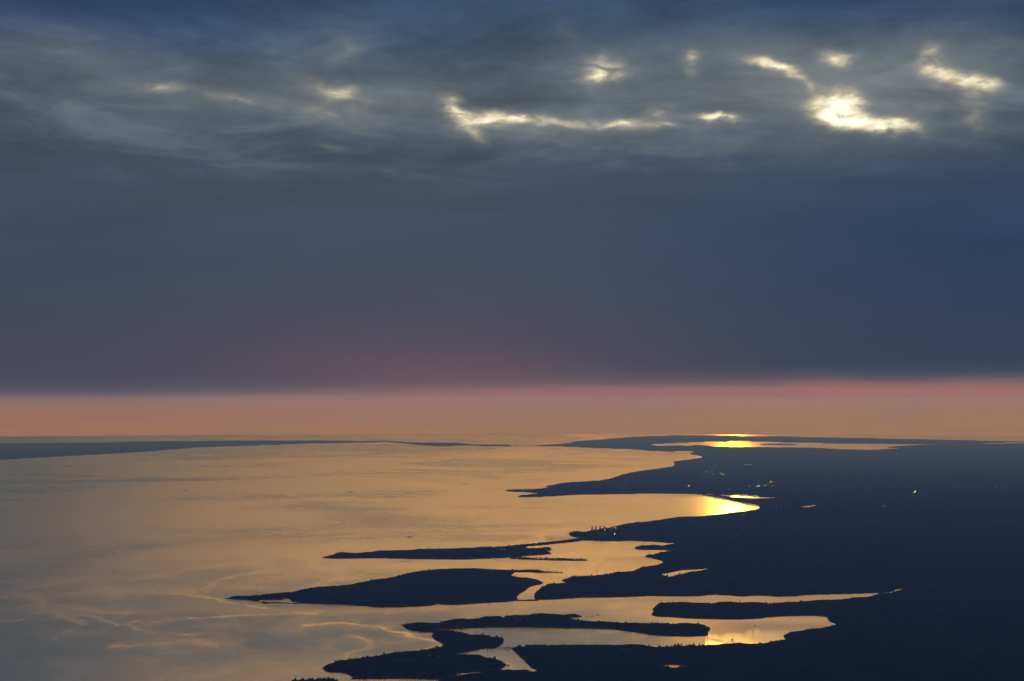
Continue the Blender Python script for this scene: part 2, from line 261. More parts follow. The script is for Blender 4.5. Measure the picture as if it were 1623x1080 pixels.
# current lines and slicks on the water: relative width, points in metres
SLICK = [
 (1.6, [(-3581,16528),(-3547,16881),(-3528,17325),(-3438,17635),(-3319,17923),(-3199,18120),(-3083,18254),(-3108,18459),(-3199,18812),(-3340,19274)]),
 (2.0, [(-4021,18550),(-3833,18815),(-3602,18995),(-3407,19180),(-3199,18812)]),
 (1.8, [(-3161,20267),(-2924,19856),(-2738,19462),(-2643,19084),(-2630,18810),(-2535,18597),(-2384,18371),(-2223,18034),(-2135,17631),(-2116,17321),(-2224,17141),(-2300,16877)]),
 (2.0, [(-2116,17321),(-2021,17474),(-1972,17552)]),
 (1.2, [(-2358,18631),(-2303,18845),(-2197,18991),(-2025,19119)]),
 (2.2, [(-1701,18542),(-1510,18665),(-1209,18718),(-748,18541)]),
 (2.0, [(-3395,15676),(-3293,15675),(-3136,15491),(-2928,15287),(-2600,15019)]),
 (2.2, [(-1940,13815),(-1634,13766),(-1320,13605),(-1078,13349),(-843,13085),(-660,12832),(-606,12588)]),
 (1.4, [(-1378,12055),(-1332,12354),(-1275,12589),(-1290,12874),(-1383,13086)]),
 (1.6, [(-3789,16471),(-3648,16052),(-3493,15843),(-3309,15685),(-3114,15561)]),
 (2.0, [(-3624,13814),(-3425,13996),(-3136,14145),(-2784,14310),(-2424,14479),(-1990,14504)]),
 (2.4, [(-4758,14647),(-4515,14380),(-4351,14354),(-4015,13998),(-3836,13637),(-3793,13295)]),
 (2.6, [(-4515,14380),(-4357,13999),(-4169,13756),(-4135,13408),(-4157,13077)]),
 (3, [(-3836,13637),(-3753,13875),(-3672,13997)]),
 (2.6, [(-3725,13637),(-3480,13406),(-3279,13183),(-3175,13349),(-2944,13128)]),
 (2.6, [(-4919,16737),(-4725,16305),(-4476,15894),(-4346,15814)]),
 (2.0, [(-4882,16614),(-4785,16826),(-4560,16508),(-4340,16439),(-4248,16219)]),
 (1.6, [(-4955,15977),(-4828,16205)]),
 (1.6, [(-4660,16389),(-4281,16303),(-3952,16135),(-3676,15891),(-3260,15654)]),
 (2.4, [(-5149,15211),(-4818,15209),(-4484,14921),(-4122,14644),(-3867,14509)]),
 (1.5, [(-4705,14852),(-4381,14713),(-4103,14577)]),
 (3, [(-5585,15980),(-5192,15585),(-4910,14923),(-4813,14513)]),
 (2.4, [(-5588,16566),(-5451,17195),(-5257,17480)]),
 (2.0, [(-4544,17476),(-4307,18075),(-4029,18718),(-3584,19056),(-3182,18826)]),
 (2.4, [(-5048,14127),(-4889,14002),(-4809,14101)]),
 (2.0, [(-3491,12659),(-3160,12709),(-2838,12810),(-2476,12738)]),
 (2.4, [(-5831,30581),(-5315,31069),(-4817,31574),(-4288,31989),(-3691,32253)]),
 (1.6, [(-5565,34731),(-5619,36046),(-5296,36527),(-4812,37092),(-4431,37980),(-3791,38204)]),
 (1.2, [(-5477,34417),(-5105,33217),(-4548,32099),(-4339,32368)]),
 (1.8, [(76,22178),(321,22432),(509,23232),(599,23799),(986,24395)]),
 (2.0, [(1772,12916),(1837,12833),(1934,12734),(1994,12767)]),
 (1.2, [(194,21599),(442,22212),(457,22996),(571,23551)]),
 (1.3, [(-1401,12107),(-1347,12332),(-1282,12487),(-1260,12666),(-1294,12871),(-1398,13126),(-1513,13191)]),
]


# ------------------------------------------------------------------ helpers
rng = np.random.default_rng(11)
random.seed(5)

def drop(x, y): return (x * x + y * y) / (2 * R_EARTH)          # how far the sea curves away

def _hash(i, j, s):
    n = (i * 374761393 + j * 668265263 + s * 1442695041) & 0x7fffffff
    n = ((n ^ (n >> 13)) * 1274126177) & 0x7fffffff
    n = (n ^ (n >> 16)) & 0xffff
    return n / 65535.0
def vnoise(x, y, cell, seed=0):
    x = x / cell + 1000; y = y / cell + 1000
    i = np.floor(x).astype(np.int64); j = np.floor(y).astype(np.int64)
    fx = x - i; fy = y - j; fx = fx * fx * (3 - 2 * fx); fy = fy * fy * (3 - 2 * fy)
    a = _hash(i, j, seed); b = _hash(i + 1, j, seed); c = _hash(i, j + 1, seed); d = _hash(i + 1, j + 1, seed)
    return (a * (1 - fx) + b * fx) * (1 - fy) + (c * (1 - fx) + d * fx) * fy - 0.5

def poly_sd(px, py, poly):
    """signed distance in metres, positive inside"""
    d2 = np.full(px.shape, 1e18); inside = np.zeros(px.shape, bool)
    n = len(poly)
    for k in range(n):
        ax, ay = poly[k]; bx, by = poly[(k + 1) % n]
        ex, ey = bx - ax, by - ay
        L = ex * ex + ey * ey
        if L == 0: continue
        wx = px - ax; wy = py - ay
        tt = np.clip((wx * ex + wy * ey) / L, 0, 1)
        d2 = np.minimum(d2, (wx - ex * tt) ** 2 + (wy - ey * tt) ** 2)
        if ey != 0:
            c = (ay > py) != (by > py)
            inside ^= c & (px < ax + (py - ay) * (ex / ey))
    d = np.sqrt(d2)
    return np.where(inside, d, -d)

def mesh_np(name, verts, quads, mat, smooth=True, tri=False):
    me = bpy.data.meshes.new(name)
    k = 3 if tri else 4
    me.vertices.add(len(verts)); me.vertices.foreach_set('co', verts.astype(np.float32).ravel())
    me.loops.add(len(quads) * k); me.loops.foreach_set('vertex_index', quads.astype(np.int32).ravel())
    me.polygons.add(len(quads))
    me.polygons.foreach_set('loop_start', np.arange(0, len(quads) * k, k, dtype=np.int32))
    me.polygons.foreach_set('use_smooth', np.full(len(quads), smooth))
    me.update(calc_edges=True)
    me.materials.append(mat)
    o = bpy.data.objects.new(name, me); COL.objects.link(o)
    return o
def tag(o, label=None, cat=None, group=None, kind=None):
    if label: o['label'] = label
    if cat: o['category'] = cat
    if group: o['group'] = group
    if kind: o['kind'] = kind
    return o

def mat_new(name):
    m = bpy.data.materials.new(name); m.use_nodes = True
    t = m.node_tree; t.nodes.clear()
    out = t.nodes.new('ShaderNodeOutputMaterial'); b = t.nodes.new('ShaderNodeBsdfPrincipled')
    t.links.new(b.outputs[0], out.inputs[0])
    return m, t, b, out
def simple(name, col, rough=0.8, metal=0.0, var=0.25, scale=0.2):
    m, t, b, _ = mat_new(name)
    g = t.nodes.new('ShaderNodeNewGeometry')
    n = noise(t, g.outputs['Position'], scale, 4, 0.6)
    c = mixcol(t, n.step(0.3, 0.7), tuple(c * (1 - var) for c in col[:3]) + (1,), tuple(min(1, c * (1 + var)) for c in col[:3]) + (1,))
    t.links.new(c, b.inputs['Base Color']); b.inputs['Roughness'].default_value = rough; b.inputs['Metallic'].default_value = metal
    return m

# ------------------------------------------------------------------ materials
def sea_material():
    m, t, b, out = mat_new('sea_water')
    g = t.nodes.new('ShaderNodeNewGeometry'); pos = g.outputs['Position']
    sp = t.nodes.new('ShaderNodeSeparateXYZ'); t.links.new(pos, sp.inputs[0])
    x, y = N(t, sp.outputs[0]) * 0.001, N(t, sp.outputs[1]) * 0.001        # km
    v = combine(t, x, y)
    at = t.nodes.new('ShaderNodeAttribute'); at.attribute_name = 'slick'; slick = N(t, at.outputs['Fac'])
    at2 = t.nodes.new('ShaderNodeAttribute'); at2.attribute_name = 'shelter'; shel = N(t, at2.outputs['Fac'])
    at3 = t.nodes.new('ShaderNodeAttribute'); at3.attribute_name = 'swell'; swell = N(t, at3.outputs['Fac'])    # long-crested swell in the bay
    big = noise(t, v, 0.11, 2.5, 0.5, 1.4)
    mid = noise(t, v, 0.45, 3, 0.5, 1.8)
    fine = noise(t, combine(t, x * 1.0, y * 0.8, 5.0), 3.2, 4, 0.6, 0.8)
    swirl = noise(t, combine(t, x, y * 0.6, 3.0), 0.9, 4, 0.6, 3.5).step(0.50, 0.62)
    rough = (big - 0.5) * 0.26 + (mid - 0.5) * 0.09 + (noise(t, combine(t, x * 0.35, y, 8.0), 0.40, 2, 0.5, 2.2) - 0.5) * 0.10 + (fine - 0.5) * 0.02 + y.step(60.0, 90.0) * x.step(4.0, 9.0) * 0.20 - y.step(42.0, 85.0) * 0.065 + ROUGH0
    rough = rough + slick * 0.155 - shel * 0.118 + swirl * shel.min(1.0).max(0.0) * 0.032
    rough = rough.max(0.07).min(0.55)
    df = t.nodes.new('ShaderNodeBsdfDiffuse'); df.inputs[0].default_value = (0.030, 0.024, 0.014, 1)
    gl = t.nodes.new('ShaderNodeBsdfGlossy'); gl.distribution = 'MULTI_GGX'; t.links.new((swell * 0.52 + 0.12).v, gl.inputs['Anisotropy']); t.links.new(combine(t, 1.0, 0.0, 0.0), gl.inputs['Tangent']); t.links.new(rough.v, gl.inputs['Roughness'])
    fr = t.nodes.new('ShaderNodeFresnel'); fr.inputs[0].default_value = 1.34
    mx = t.nodes.new('ShaderNodeMixShader')
    t.links.new(fr.outputs[0], mx.inputs[0]); t.links.new(df.outputs[0], mx.inputs[1]); t.links.new(gl.outputs[0], mx.inputs[2])
    t.links.new(mx.outputs[0], out.inputs[0]); t.nodes.remove(b)
    return m
ROUGH0 = 0.30
SEA = sea_material()

def land_material():
    m, t, b, _ = mat_new('wooded_land')
    g = t.nodes.new('ShaderNodeNewGeometry'); pos = g.outputs['Position']
    sp = t.nodes.new('ShaderNodeSeparateXYZ'); t.links.new(pos, sp.inputs[0])
    x, y = N(t, sp.outputs[0]) * 0.001, N(t, sp.outputs[1]) * 0.001
    v = combine(t, x, y)
    at = t.nodes.new('ShaderNodeAttribute'); at.attribute_name = 'shore'; sh = N(t, at.outputs['Fac'])
    a = noise(t, v, 1.2, 6, 0.62, 0.5); c = noise(t, v, 14.0, 3, 0.6)
    col = mixcol(t, a.step(0.35, 0.68), (0.006, 0.013, 0.018, 1), (0.016, 0.023, 0.026, 1))
    col = mixcol(t, c.step(0.55, 0.75) * 0.5, col, (0.022, 0.027, 0.030, 1))
    f = noise(t, v, 2.6, 3, 0.5, 0.2)
    col = mixcol(t, f.step(0.66, 0.70) * 0.7, col, (0.042, 0.044, 0.042, 1))       # fields and clearings
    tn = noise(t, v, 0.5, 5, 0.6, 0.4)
    town = (y + (tn - 0.5) * 26.0).step(26.0, 62.0) * (tn * 0.5 + 0.75)  # paler suburbs, lightened with distance in the colour to stand in for haze
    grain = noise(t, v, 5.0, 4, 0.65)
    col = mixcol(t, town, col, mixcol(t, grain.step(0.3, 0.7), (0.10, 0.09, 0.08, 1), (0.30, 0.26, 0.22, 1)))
    col = mixcol(t, sh * 0.8, col, (0.11, 0.095, 0.08, 1))
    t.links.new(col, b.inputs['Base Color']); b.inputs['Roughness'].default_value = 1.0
    b.inputs['Specular IOR Level'].default_value = 0.0
    return m
LANDM = land_material()
LEAF = simple('tree_foliage', (0.009, 0.016, 0.019), 1.0, 0, 0.4, 0.02); LEAF.node_tree.nodes['Principled BSDF'].inputs['Specular IOR Level'].default_value = 0.0
CONCRETE = simple('chimney_concrete', (0.07, 0.065, 0.062), 0.9)
REDBAND = simple('chimney_red_band', (0.30, 0.06, 0.04), 0.8)
STEEL = simple('dark_steel', (0.06, 0.065, 0.07), 0.6, 0.3)
WALL = simple('pale_wall', (0.42, 0.41, 0.40), 0.85)
DWALL = simple('dark_cladding', (0.08, 0.085, 0.09), 0.8)
ROOFM = simple('metal_roof', (0.50, 0.58, 0.72), 0.34, 1.0, 0.1)
SHINGLE = simple('shingle_roof', (0.12, 0.11, 0.11), 0.8)
HULL = simple('dark_hull', (0.03, 0.032, 0.04), 0.5)
DECKM = simple('ship_deck', (0.10, 0.06, 0.05), 0.8)
SUPER = simple('ship_grey_paint', (0.12, 0.12, 0.12), 0.6)

# ------------------------------------------------------------------ the sea: one curved sheet out past the horizon
def dip_rows(y0, y1, step):
    """distances of rows evenly spaced in viewing angle"""
    out = []
    p = y0
    while p <= y1:
        s = (p - 634.0) / F_PX
        q = s * s - 2 * CAM_H / R_EARTH
        if q > 0: out.append(R_EARTH * (s - math.sqrt(q)))
        p += step
    return np.array(sorted(out))

def seg_dist(px, py, pts):
    d2 = np.full(px.shape, 1e18)
    for (ax, ay), (bx, by) in zip(pts[:-1], pts[1:]):
        ex, ey = bx - ax, by - ay; L = ex * ex + ey * ey + 1e-9
        tt = np.clip(((px - ax) * ex + (py - ay) * ey) / L, 0, 1)
        d2 = np.minimum(d2, (px - ax - ex * tt) ** 2 + (py - ay - ey * tt) ** 2)
    return np.sqrt(d2)

def build_sea():
    azf = np.radians(np.arange(-23.5, 23.51, 0.07))
    azc = np.radians(np.arange(24.5, 336.0, 2.0))
    azs = np.concatenate([azf, azc])
    near = np.array([1.0, 800, 1800, 3000, 4200, 5400, 6600, 7800, 8800])
    rows = dip_rows(689.5, 1170, 1.5)
    rows = rows[rows > 9300]
    far = np.array([rows.max() + k for k in (3000, 7000, 12000, 18000, 25000, 33000, 42000)])
    far = far[far < 199000]
    rr = np.concatenate([near, rows, far, [200000.0]])
    A, Rr = np.meshgrid(azs, rr)
    x = Rr * np.sin(A); y = Rr * np.cos(A)
    nr, na = x.shape
    v = np.stack([x, y, -drop(x, y)], -1).reshape(-1, 3)
    i = np.arange(nr - 1)[:, None] * na; j = np.arange(na)[None, :]; j2 = (j + 1) % na
    q = np.stack([i + j, i + j2, i + na + j2, i + na + j], -1).reshape(-1, 4)[:, ::-1]
    o = mesh_np('sea', v, q, SEA)
    # slicks and current lines
    fx, fy = v[:, 0], v[:, 1]
    wx = fx + vnoise(fx, fy, 420, 21) * 130 + vnoise(fx, fy, 160, 22) * 60
    wy = fy + vnoise(fx, fy, 420, 23) * 320 + vnoise(fx, fy, 160, 24) * 110
    D = np.hypot(fx, fy)
    s = np.zeros(len(v))
    for w, pts in SLICK:
        xs = [p[0] for p in pts]; ys = [p[1] for p in pts]
        m = (fx > min(xs) - 2500) & (fx < max(xs) + 2500) & (fy > min(ys) - 4000) & (fy < max(ys) + 4000)
        idx = np.nonzero(m)[0]
        if len(idx) == 0: continue
        # lines lie flat: compare in a frame squeezed along the view so they keep their look
        d = seg_dist(wx[idx], wy[idx] * 0.30, [(p[0], p[1] * 0.30) for p in pts])
        sig = w * 7.5 * (D[idx] / 15000.0)
        br = 0.5 + 1.1 * vnoise(fx[idx], fy[idx], 700, 31) + 0.8 * vnoise(fx[idx], fy[idx], 170, 32)
        s[idx] = np.maximum(s[idx], np.exp(-(d / sig) ** 2) * np.clip(br, 0.1, 1.0) + 0.22 * np.exp(-(d / (sig * 5)) ** 2))
    at = o.data.attributes.new('slick', 'FLOAT', 'POINT'); at.data.foreach_set('value', s.astype(np.float32))
    # the wind dies towards the near shore
    sh = np.clip((19500 - D + 1800 * vnoise(fx, fy, 5200, 41) + 700 * vnoise(fx, fy, 1500, 42)) / 7000, 0, 1)
    sh = sh * sh * (3 - 2 * sh)
    sh = sh * (1 - 1.15 * np.clip((fx - 900) / 1700, 0, 1))
    sh = sh - 2.5 * np.exp(-((D - 13500) / 850) ** 4) * np.clip((fx - 1300) / 900, 0, 1) - 0.75 * np.exp(-((fx - 4300) / 2600) ** 2 - ((fy - 30500) / 2800) ** 2)
    swl = np.clip((D - 16800) / 900, 0, 1) * np.clip((22900 - D) / 500, 0, 1) * np.clip((fx + 250) / 500, 0, 1) * np.clip((3600 - fx) / 800, 0, 1)
    sh = sh * (1 - swl) + 0.95 * swl
    at = o.data.attributes.new('swell', 'FLOAT', 'POINT'); at.data.foreach_set('value', swl.astype(np.float32))
    azd = np.degrees(np.arctan2(fx, fy))
    sh = sh + 0.75 * np.exp(-((D - 41800 + 900 * vnoise(fx, fy, 3000, 44)) / 1150) ** 2) * np.clip((-10.5 - azd) / 3.5, 0, 1)      # a lull off the far coast
    at = o.data.attributes.new('shelter', 'FLOAT', 'POINT'); at.data.foreach_set('value', sh.astype(np.float32))
    tag(o, kind='structure')
    return o
build_sea()

# ------------------------------------------------------------------ the land
def land_sd(x, y):
    """best signed distance and which land owns each point"""
    best = np.full(x.shape, -1e9); own = np.full(x.shape, -1)
    names = list(LAND)
    D = np.hypot(x, y)
    warp = vnoise(x, y, 260, 1) * 60 + vnoise(x, y, 90, 2) * 34 + vnoise(x, y, 40, 4) * 14 + vnoise(x, y, 900, 3) * 70 * np.clip(D / 30000 - 0.6, 0, 2)
    for k, nme in enumerate(names):
        outer, holes = LAND[nme]
        po = [(a * 2.0, b * 2.0) for a, b in outer]
        xs = [p[0] for p in po]; ys = [p[1] for p in po]
        m = (x > min(xs) - 1200) & (x < max(xs) + 1200) & (y > min(ys) - 1500) & (y < max(ys) + 1500)
        idx = np.nonzero(m)[0]
        if len(idx) == 0: continue
        px, py = x[idx], y[idx]
        sd = poly_sd(px, py, po)
        for h in holes:
            sd = np.minimum(sd, -poly_sd(px, py, [(a * 2.0, b * 2.0) for a, b in h]))
        b = best[idx]
        up = sd > b
        best[idx] = np.where(up, sd, b); own[idx] = np.where(up, k, own[idx])
    f = np.clip(np.abs(best) / 60 + 0.5, 0, 1)        # keep spits and narrow waters whole
    return best + warp * 0.5 * f, own, names

def ground_height(x, y, g):
    gp = np.maximum(g, 0)
    h = 11 * (1 - np.exp(-gp / 90)) + (1 - np.exp(-gp / 700)) * (12 + 34 * (vnoise(x, y, 2600, 7) + 0.5) + 12 * vnoise(x, y, 800, 8))
    return np.where(g > 0, np.minimum(h, gp * 0.5 + 1.0), np.maximum(g * 0.06, -9.0)) 

LAND_LABEL = {}
def build_land():
    azs = np.radians(np.arange(-22.8, 22.81, 0.034))
    rows = dip_rows(689.6, 1120, 1.0)
    rr = rows
    A, Rr = np.meshgrid(azs, rr)
    x = (Rr * np.sin(A)).ravel(); y = (Rr * np.cos(A)).ravel()
    nr, na = A.shape
    g, own, names = land_sd(x, y)
    gh = ground_height(x, y, g)
    cell = Rr.ravel() * 0.0006
    wood = np.clip((g - 14) / 25, 0, 1)
    clear = np.clip((vnoise(x, y, 500, 12) + 0.5 * vnoise(x, y, 170, 13)) * 6 - 1.6, 0, 1)     # clearings
    jit = rng.random(len(x))
    can = (6 + 16 * (vnoise(x, y, 150, 14) + 0.5) + 7 * jit) * wood * (1 - 0.85 * clear)
    for key, wd, dp in (('glint', 260, 1500), ('glint2', 160, 600), ('glint3', 220, 900), ('plantglint', 120, 420), ('house', 45, 130), ('chimney', 60, 120)):
        for mx, my in MARK[key]:                       # built-up plots are clear of trees
            rr_ = math.hypot(mx, my); ux, uy = mx / rr_, my / rr_
            al = (x - mx) * ux + (y - my) * uy; ac = (x - mx) * uy - (y - my) * ux
            can = np.where((np.abs(ac) < wd) & (al < dp * 0.4) & (al > -dp), np.minimum(can, 1.5), can)
    top = gh + can
    z = top - drop(x, y)
    v = np.stack([x, y, z], -1)
    i = np.arange(nr - 1)[:, None] * na; j = np.arange(na - 1)[None, :]
    q = np.stack([i + j, i + j + 1, i + na + j + 1, i + na + j], -1).reshape(-1, 4)[:, ::-1]
    keep = (g[q] > -40).any(1) & (own[q] >= 0).all(1)
    keep &= (top[q] > -1.0).any(1)
    q = q[keep]
    qo = np.max(own[q], axis=1)
    shore = np.clip(1 - np.abs(g - 4) / 26, 0, 1) * (vnoise(x, y, 700, 15) + 0.5)
    for k, nme in enumerate(names):
        qq = q[qo == k]
        if len(qq) == 0:
            print('no faces', nme); continue
        used, inv = np.unique(qq, return_inverse=True)
        o = mesh_np(nme, v[used], inv.reshape(-1, 4), LANDM, smooth=True)
        at = o.data.attributes.new('shore', 'FLOAT', 'POINT'); at.data.foreach_set('value', shore[used].astype(np.float32))
        tag(o, kind='structure')
    return names

build_land()

def land_z(x, y):
    a = np.array([float(x)]); b = np.array([float(y)])
    g, _, _ = land_sd(a, b)
    return float(ground_height(a, b, g)[0] - drop(x, y))

# ragged tree tops along the nearer shores
ICO_T = None
def ico():
    p = (1 + 5 ** 0.5) / 2
    v = np.array([(-1, p, 0), (1, p, 0), (-1, -p, 0), (1, -p, 0), (0, -1, p), (0, 1, p), (0, -1, -p), (0, 1, -p), (p, 0, -1), (p, 0, 1), (-p, 0, -1), (-p, 0, 1)], float)
    v /= np.linalg.norm(v[0])
    f = np.array([(0, 11, 5), (0, 5, 1), (0, 1, 7), (0, 7, 10), (0, 10, 11), (1, 5, 9), (5, 11, 4), (11, 10, 2), (10, 7, 6), (7, 1, 8), (3, 9, 4), (3, 4, 2), (3, 2, 6), (3, 6, 8), (3, 8, 9), (4, 9, 5), (2, 4, 11), (6, 2, 10), (8, 6, 7), (9, 8, 1)])
    return v, f
def build_woods():
    iv, f = ico()
    px, py = [], []
    for nme, (outer, holes) in LAND.items():
        for ring in [outer] + holes:
            n = len(ring)
            for k in range(n):
                ax, ay = ring[k][0] * 2.0, ring[k][1] * 2.0; bx, by = ring[(k + 1) % n][0] * 2.0, ring[(k + 1) % n][1] * 2.0
                D = math.hypot((ax + bx) / 2, (ay + by) / 2)
                if D > 26000 or D < 10300: continue
                L = math.hypot(bx - ax, by - ay); c = int(L / 4.2)
                if c < 1 or L > 9000: continue
                t = rng.random(c); off = rng.normal(0, 62, (2, c))
                px.append(ax + (bx - ax) * t + off[0]); py.append(ay + (by - ay) * t + off[1])
    x = np.concatenate(px); y = np.concatenate(py)
    m = (np.abs(np.arctan2(x, y)) < math.radians(22.5))
    x, y = x[m], y[m]
    g, own, names = land_sd(x, y)
    p = np.clip((g - 10) / 30, 0, 1) * np.where(vnoise(x, y, 300, 17) > -0.22, 1.0, 0.12)
    m = (rng.random(len(x)) < p) & (own >= 0) & (g < 170)
    x, y, g, own = x[m], y[m], g[m], own[m]
    gh = ground_height(x, y, g) - drop(x, y)
    r = rng.uniform(4.5, 9.5, len(x)); hgt = np.where(rng.random(len(x)) < 0.14, rng.uniform(14, 19, len(x)), rng.uniform(7, 13, len(x)))
    print('crowns', len(x))
    for k, nme in enumerate(names):
        s = np.nonzero(own == k)[0]
        if len(s) < 30: continue
        jit = 1 + rng.uniform(-0.25, 0.25, (len(s), 12, 1))
        V = iv[None] * jit * np.stack([r[s], r[s], hgt[s]], -1)[:, None, :]
        V = V + np.stack([x[s], y[s], gh[s] + hgt[s] * 0.8], -1)[:, None, :]
        Fc = f[None] + (np.arange(len(s)) * 12)[:, None, None]
        o = mesh_np('shore_woodland', V.reshape(-1, 3), Fc.reshape(-1, 3), LEAF, smooth=False, tri=True)
        tag(o, WOOD_LABEL.get(nme, 'dark shore trees lining the water'), 'woodland', kind='stuff')
WOOD_LABEL = {
 'mainland': 'dark ragged trees lining the shores of the big mainland',
 'headland': 'dark trees on the narrow headland furthest out in the sound',
 'wooded_island': 'dense dark trees along the large wooded island in mid picture',
 'low_island': 'ragged dark trees on the long low island with houses',
 'forked_island': 'dark trees on the forked island at the bottom of the picture',
}
build_woods()

# ------------------------------------------------------------------ mesh helpers for things
class MB:
    def __init__(s): s.v, s.f = [], []
    def box(s, x0, x1, y0, y1, z0, z1):
        b = len(s.v)
        s.v += [(x, y, z) for z in (z0, z1) for x, y in ((x0, y0), (x1, y0), (x1, y1), (x0, y1))]
        s.f += [tuple(b + i for i in q) for q in ((3, 2, 1, 0), (4, 5, 6, 7), (0, 1, 5, 4), (1, 2, 6, 5), (2, 3, 7, 6), (3, 0, 4, 7))]
        return s
    def lathe(s, prof, n=16, cx=0, cyy=0):
        b = len(s.v)
        for r, z in prof:
            s.v += [(cx + r * math.cos(2 * math.pi * k / n), cyy + r * math.sin(2 * math.pi * k / n), z) for k in range(n)]
        for i in range(len(prof) - 1):
            for k in range(n):
                k2 = (k + 1) % n
                s.f.append((b + i * n + k, b + i * n + k2, b + (i + 1) * n + k2, b + (i + 1) * n + k))
        s.f.append(tuple(b + (len(prof) - 1) * n + k for k in range(n)))
        s.f.append(tuple(b + k for k in reversed(range(n))))
        return s
    def loft(s, rings):
        b = len(s.v); n = len(rings[0])
        for r in rings: s.v += list(r)
        for i in range(len(rings) - 1):
            for k in range(n):
                k2 = (k + 1) % n
                s.f.append((b + i * n + k, b + i * n + k2, b + (i + 1) * n + k2, b + (i + 1) * n + k))
        s.f.append(tuple(b + k for k in reversed(range(n)))); s.f.append(tuple(b + (len(rings) - 1) * n + k for k in range(n)))
        return s
    def build(s, name, mat, parent):
        me = bpy.data.meshes.new(name); me.from_pydata(s.v, [], s.f); me.materials.append(mat); me.update()
        o = bpy.data.objects.new(name, me); COL.objects.link(o)
        if parent: o.parent = parent
        return o
def thing(name, loc, rz, label, cat, group=None):
    o = bpy.data.objects.new(name, None); COL.objects.link(o)
    o.location = loc; o.rotation_euler = (0, 0, rz); o.empty_display_size = 20
    return tag(o, label, cat, group)
def copy_tree(o, parent=None):
    c = o.copy(); COL.objects.link(c); c.parent = parent
    for ch in list(o.children): copy_tree(ch, c)
    return c

# ------------------------------------------------------------------ power station and its four chimneys
CH = MARK['chimney']
which = ['leftmost', 'second from the left', 'third from the left', 'rightmost']
base = None
for i, (x, y) in enumerate(CH):
    z = land_z(x, y)
    lab = f'tall slim chimney of the shore power station, {which[i]} of the four'
    if base is None:
        base = thing('power_station_chimney', (x, y, z), 0, lab, 'chimney', 'four power station chimneys')
        MB().lathe([(13.0, -4), (12.4, 20), (11.4, 70), (10.4, 122), (9.8, 148)], 20).build('shaft', CONCRETE, base)
        MB().lathe([(9.9, 148.05), (9.5, 161)], 20).build('painted_band', REDBAND, base)
        MB().lathe([(9.4, 161.05), (10, 162), (10, 164), (9.2, 164.3), (8.8, 172)], 20).build('cap', STEEL, base)
        MB().lathe([(11.6, 60), (13.2, 60.2), (13.2, 62), (11.5, 62.2)], 20).build('gallery', STEEL, base)
        MB().lathe([(10.6, 112), (12.2, 112.2), (12.2, 114), (10.5, 114.2)], 20).build('gallery', STEEL, base)
        MB().box(-1, 1, 11.6, 13.6, 0, 60).build('ladder_cage', STEEL, base)
        o = base
    else:
        o = copy_tree(base); o.location = (x, y, z); o['label'] = lab
x, y = MARK['powerhouse'][0]
ps = thing('power_station', (x, y, land_z(x, y) - 1), 0, 'long dark boiler house at the foot of the four chimneys', 'power station')
MB().box(-110, 110, -22, 22, 0, 24).build('wall', DWALL, ps)
for k in range(4):
    MB().box(-100 + k * 52, -62 + k * 52, -18, 18, 24.02, 46).build('boiler_block', DWALL, ps)
MB().box(-60, 110, 26, 58, 0, 14).build('turbine_hall', DWALL, ps)

# ------------------------------------------------------------------ low buildings whose metal roofs catch the sun
def half_normal(x, y, z):
    v = (Vector((0, 0, CAM_H)) - Vector((x, y, z))).normalized()
    return (v + SUN_DIR).normalized()
def shed(x, y, L, Wd, hgt, label, group, spread=0.02):
    z = land_z(x, y) + SHED_LIFT
    n = half_normal(x, y, z)
    n = (n + Vector((random.gauss(0, spread), random.gauss(0, spread * 0.5), 0))).normalized()
    t = thing('metal_roofed_shed', (x, y, z), 0, label, 'building', group)
    c = [(-L / 2, -Wd / 2), (L / 2, -Wd / 2), (L / 2, Wd / 2), (-L / 2, Wd / 2)]
    zt = [hgt - (n.x * a + n.y * b) / n.z for a, b in c]
    zt = [q - min(zt) + hgt for q in zt]
    m = MB(); m.v = [(a, b, -SHED_LIFT - 12) for a, b in c] + [(a, b, q) for (a, b), q in zip(c, zt)]
    m.f = [(0, 1, 5, 4), (1, 2, 6, 5), (2, 3, 7, 6), (3, 0, 4, 7), (3, 2, 1, 0), (4, 5, 6, 7)]
    m.build('wall', WALL, t)
    e = 1.05
    r = MB(); r.v = [(a * e, b * e, q + 0.15) for (a, b), q in zip(c, zt)] + [(a * e, b * e, q + 0.6) for (a, b), q in zip(c, zt)]
    r.f = [(0, 1, 5, 4), (1, 2, 6, 5), (2, 3, 7, 6), (3, 0, 4, 7), (3, 2, 1, 0), (4, 5, 6, 7)]
    r.build('roof', ROOFM, t)
    return t
SHED_LIFT = 6.0
G1 = MARK['glint']
for i, (x, y) in enumerate(G1):
    D = math.hypot(x, y)
    u = D / 2254.0
    big = i in (22, 23)
    s = u * (1.5 if big else random.uniform(0.45, 0.95))
    lab, grp = 'tiny building with a glinting roof in the scattered far town', 'far town roofs catching the sun'
    if i == 22: lab = 'brightest glinting roof just above the sliver of water behind the bay, left of its pair'
    if i == 23: lab = 'glinting roof right of its brighter twin above the sliver of water'
    if i == 24: lab = 'leftmost of three glinting roofs in a row right of the far town'
    if i == 25: lab = 'middle of three glinting roofs in a row right of the far town'
    if i == 26: lab = 'rightmost of three glinting roofs in a row right of the far town'
    if i == 30: lab = 'lone faint roof out right of the far town'
    if i == 0: lab = 'lone pale roof near the far bay, furthest left of the far roofs'
    if i == 20: lab = 'faint pale roof on the far peninsula above the bay shore'
    shed(x, y, s * 1.3, s * 1.6, 7, lab, grp if lab.startswith('tiny') else None)
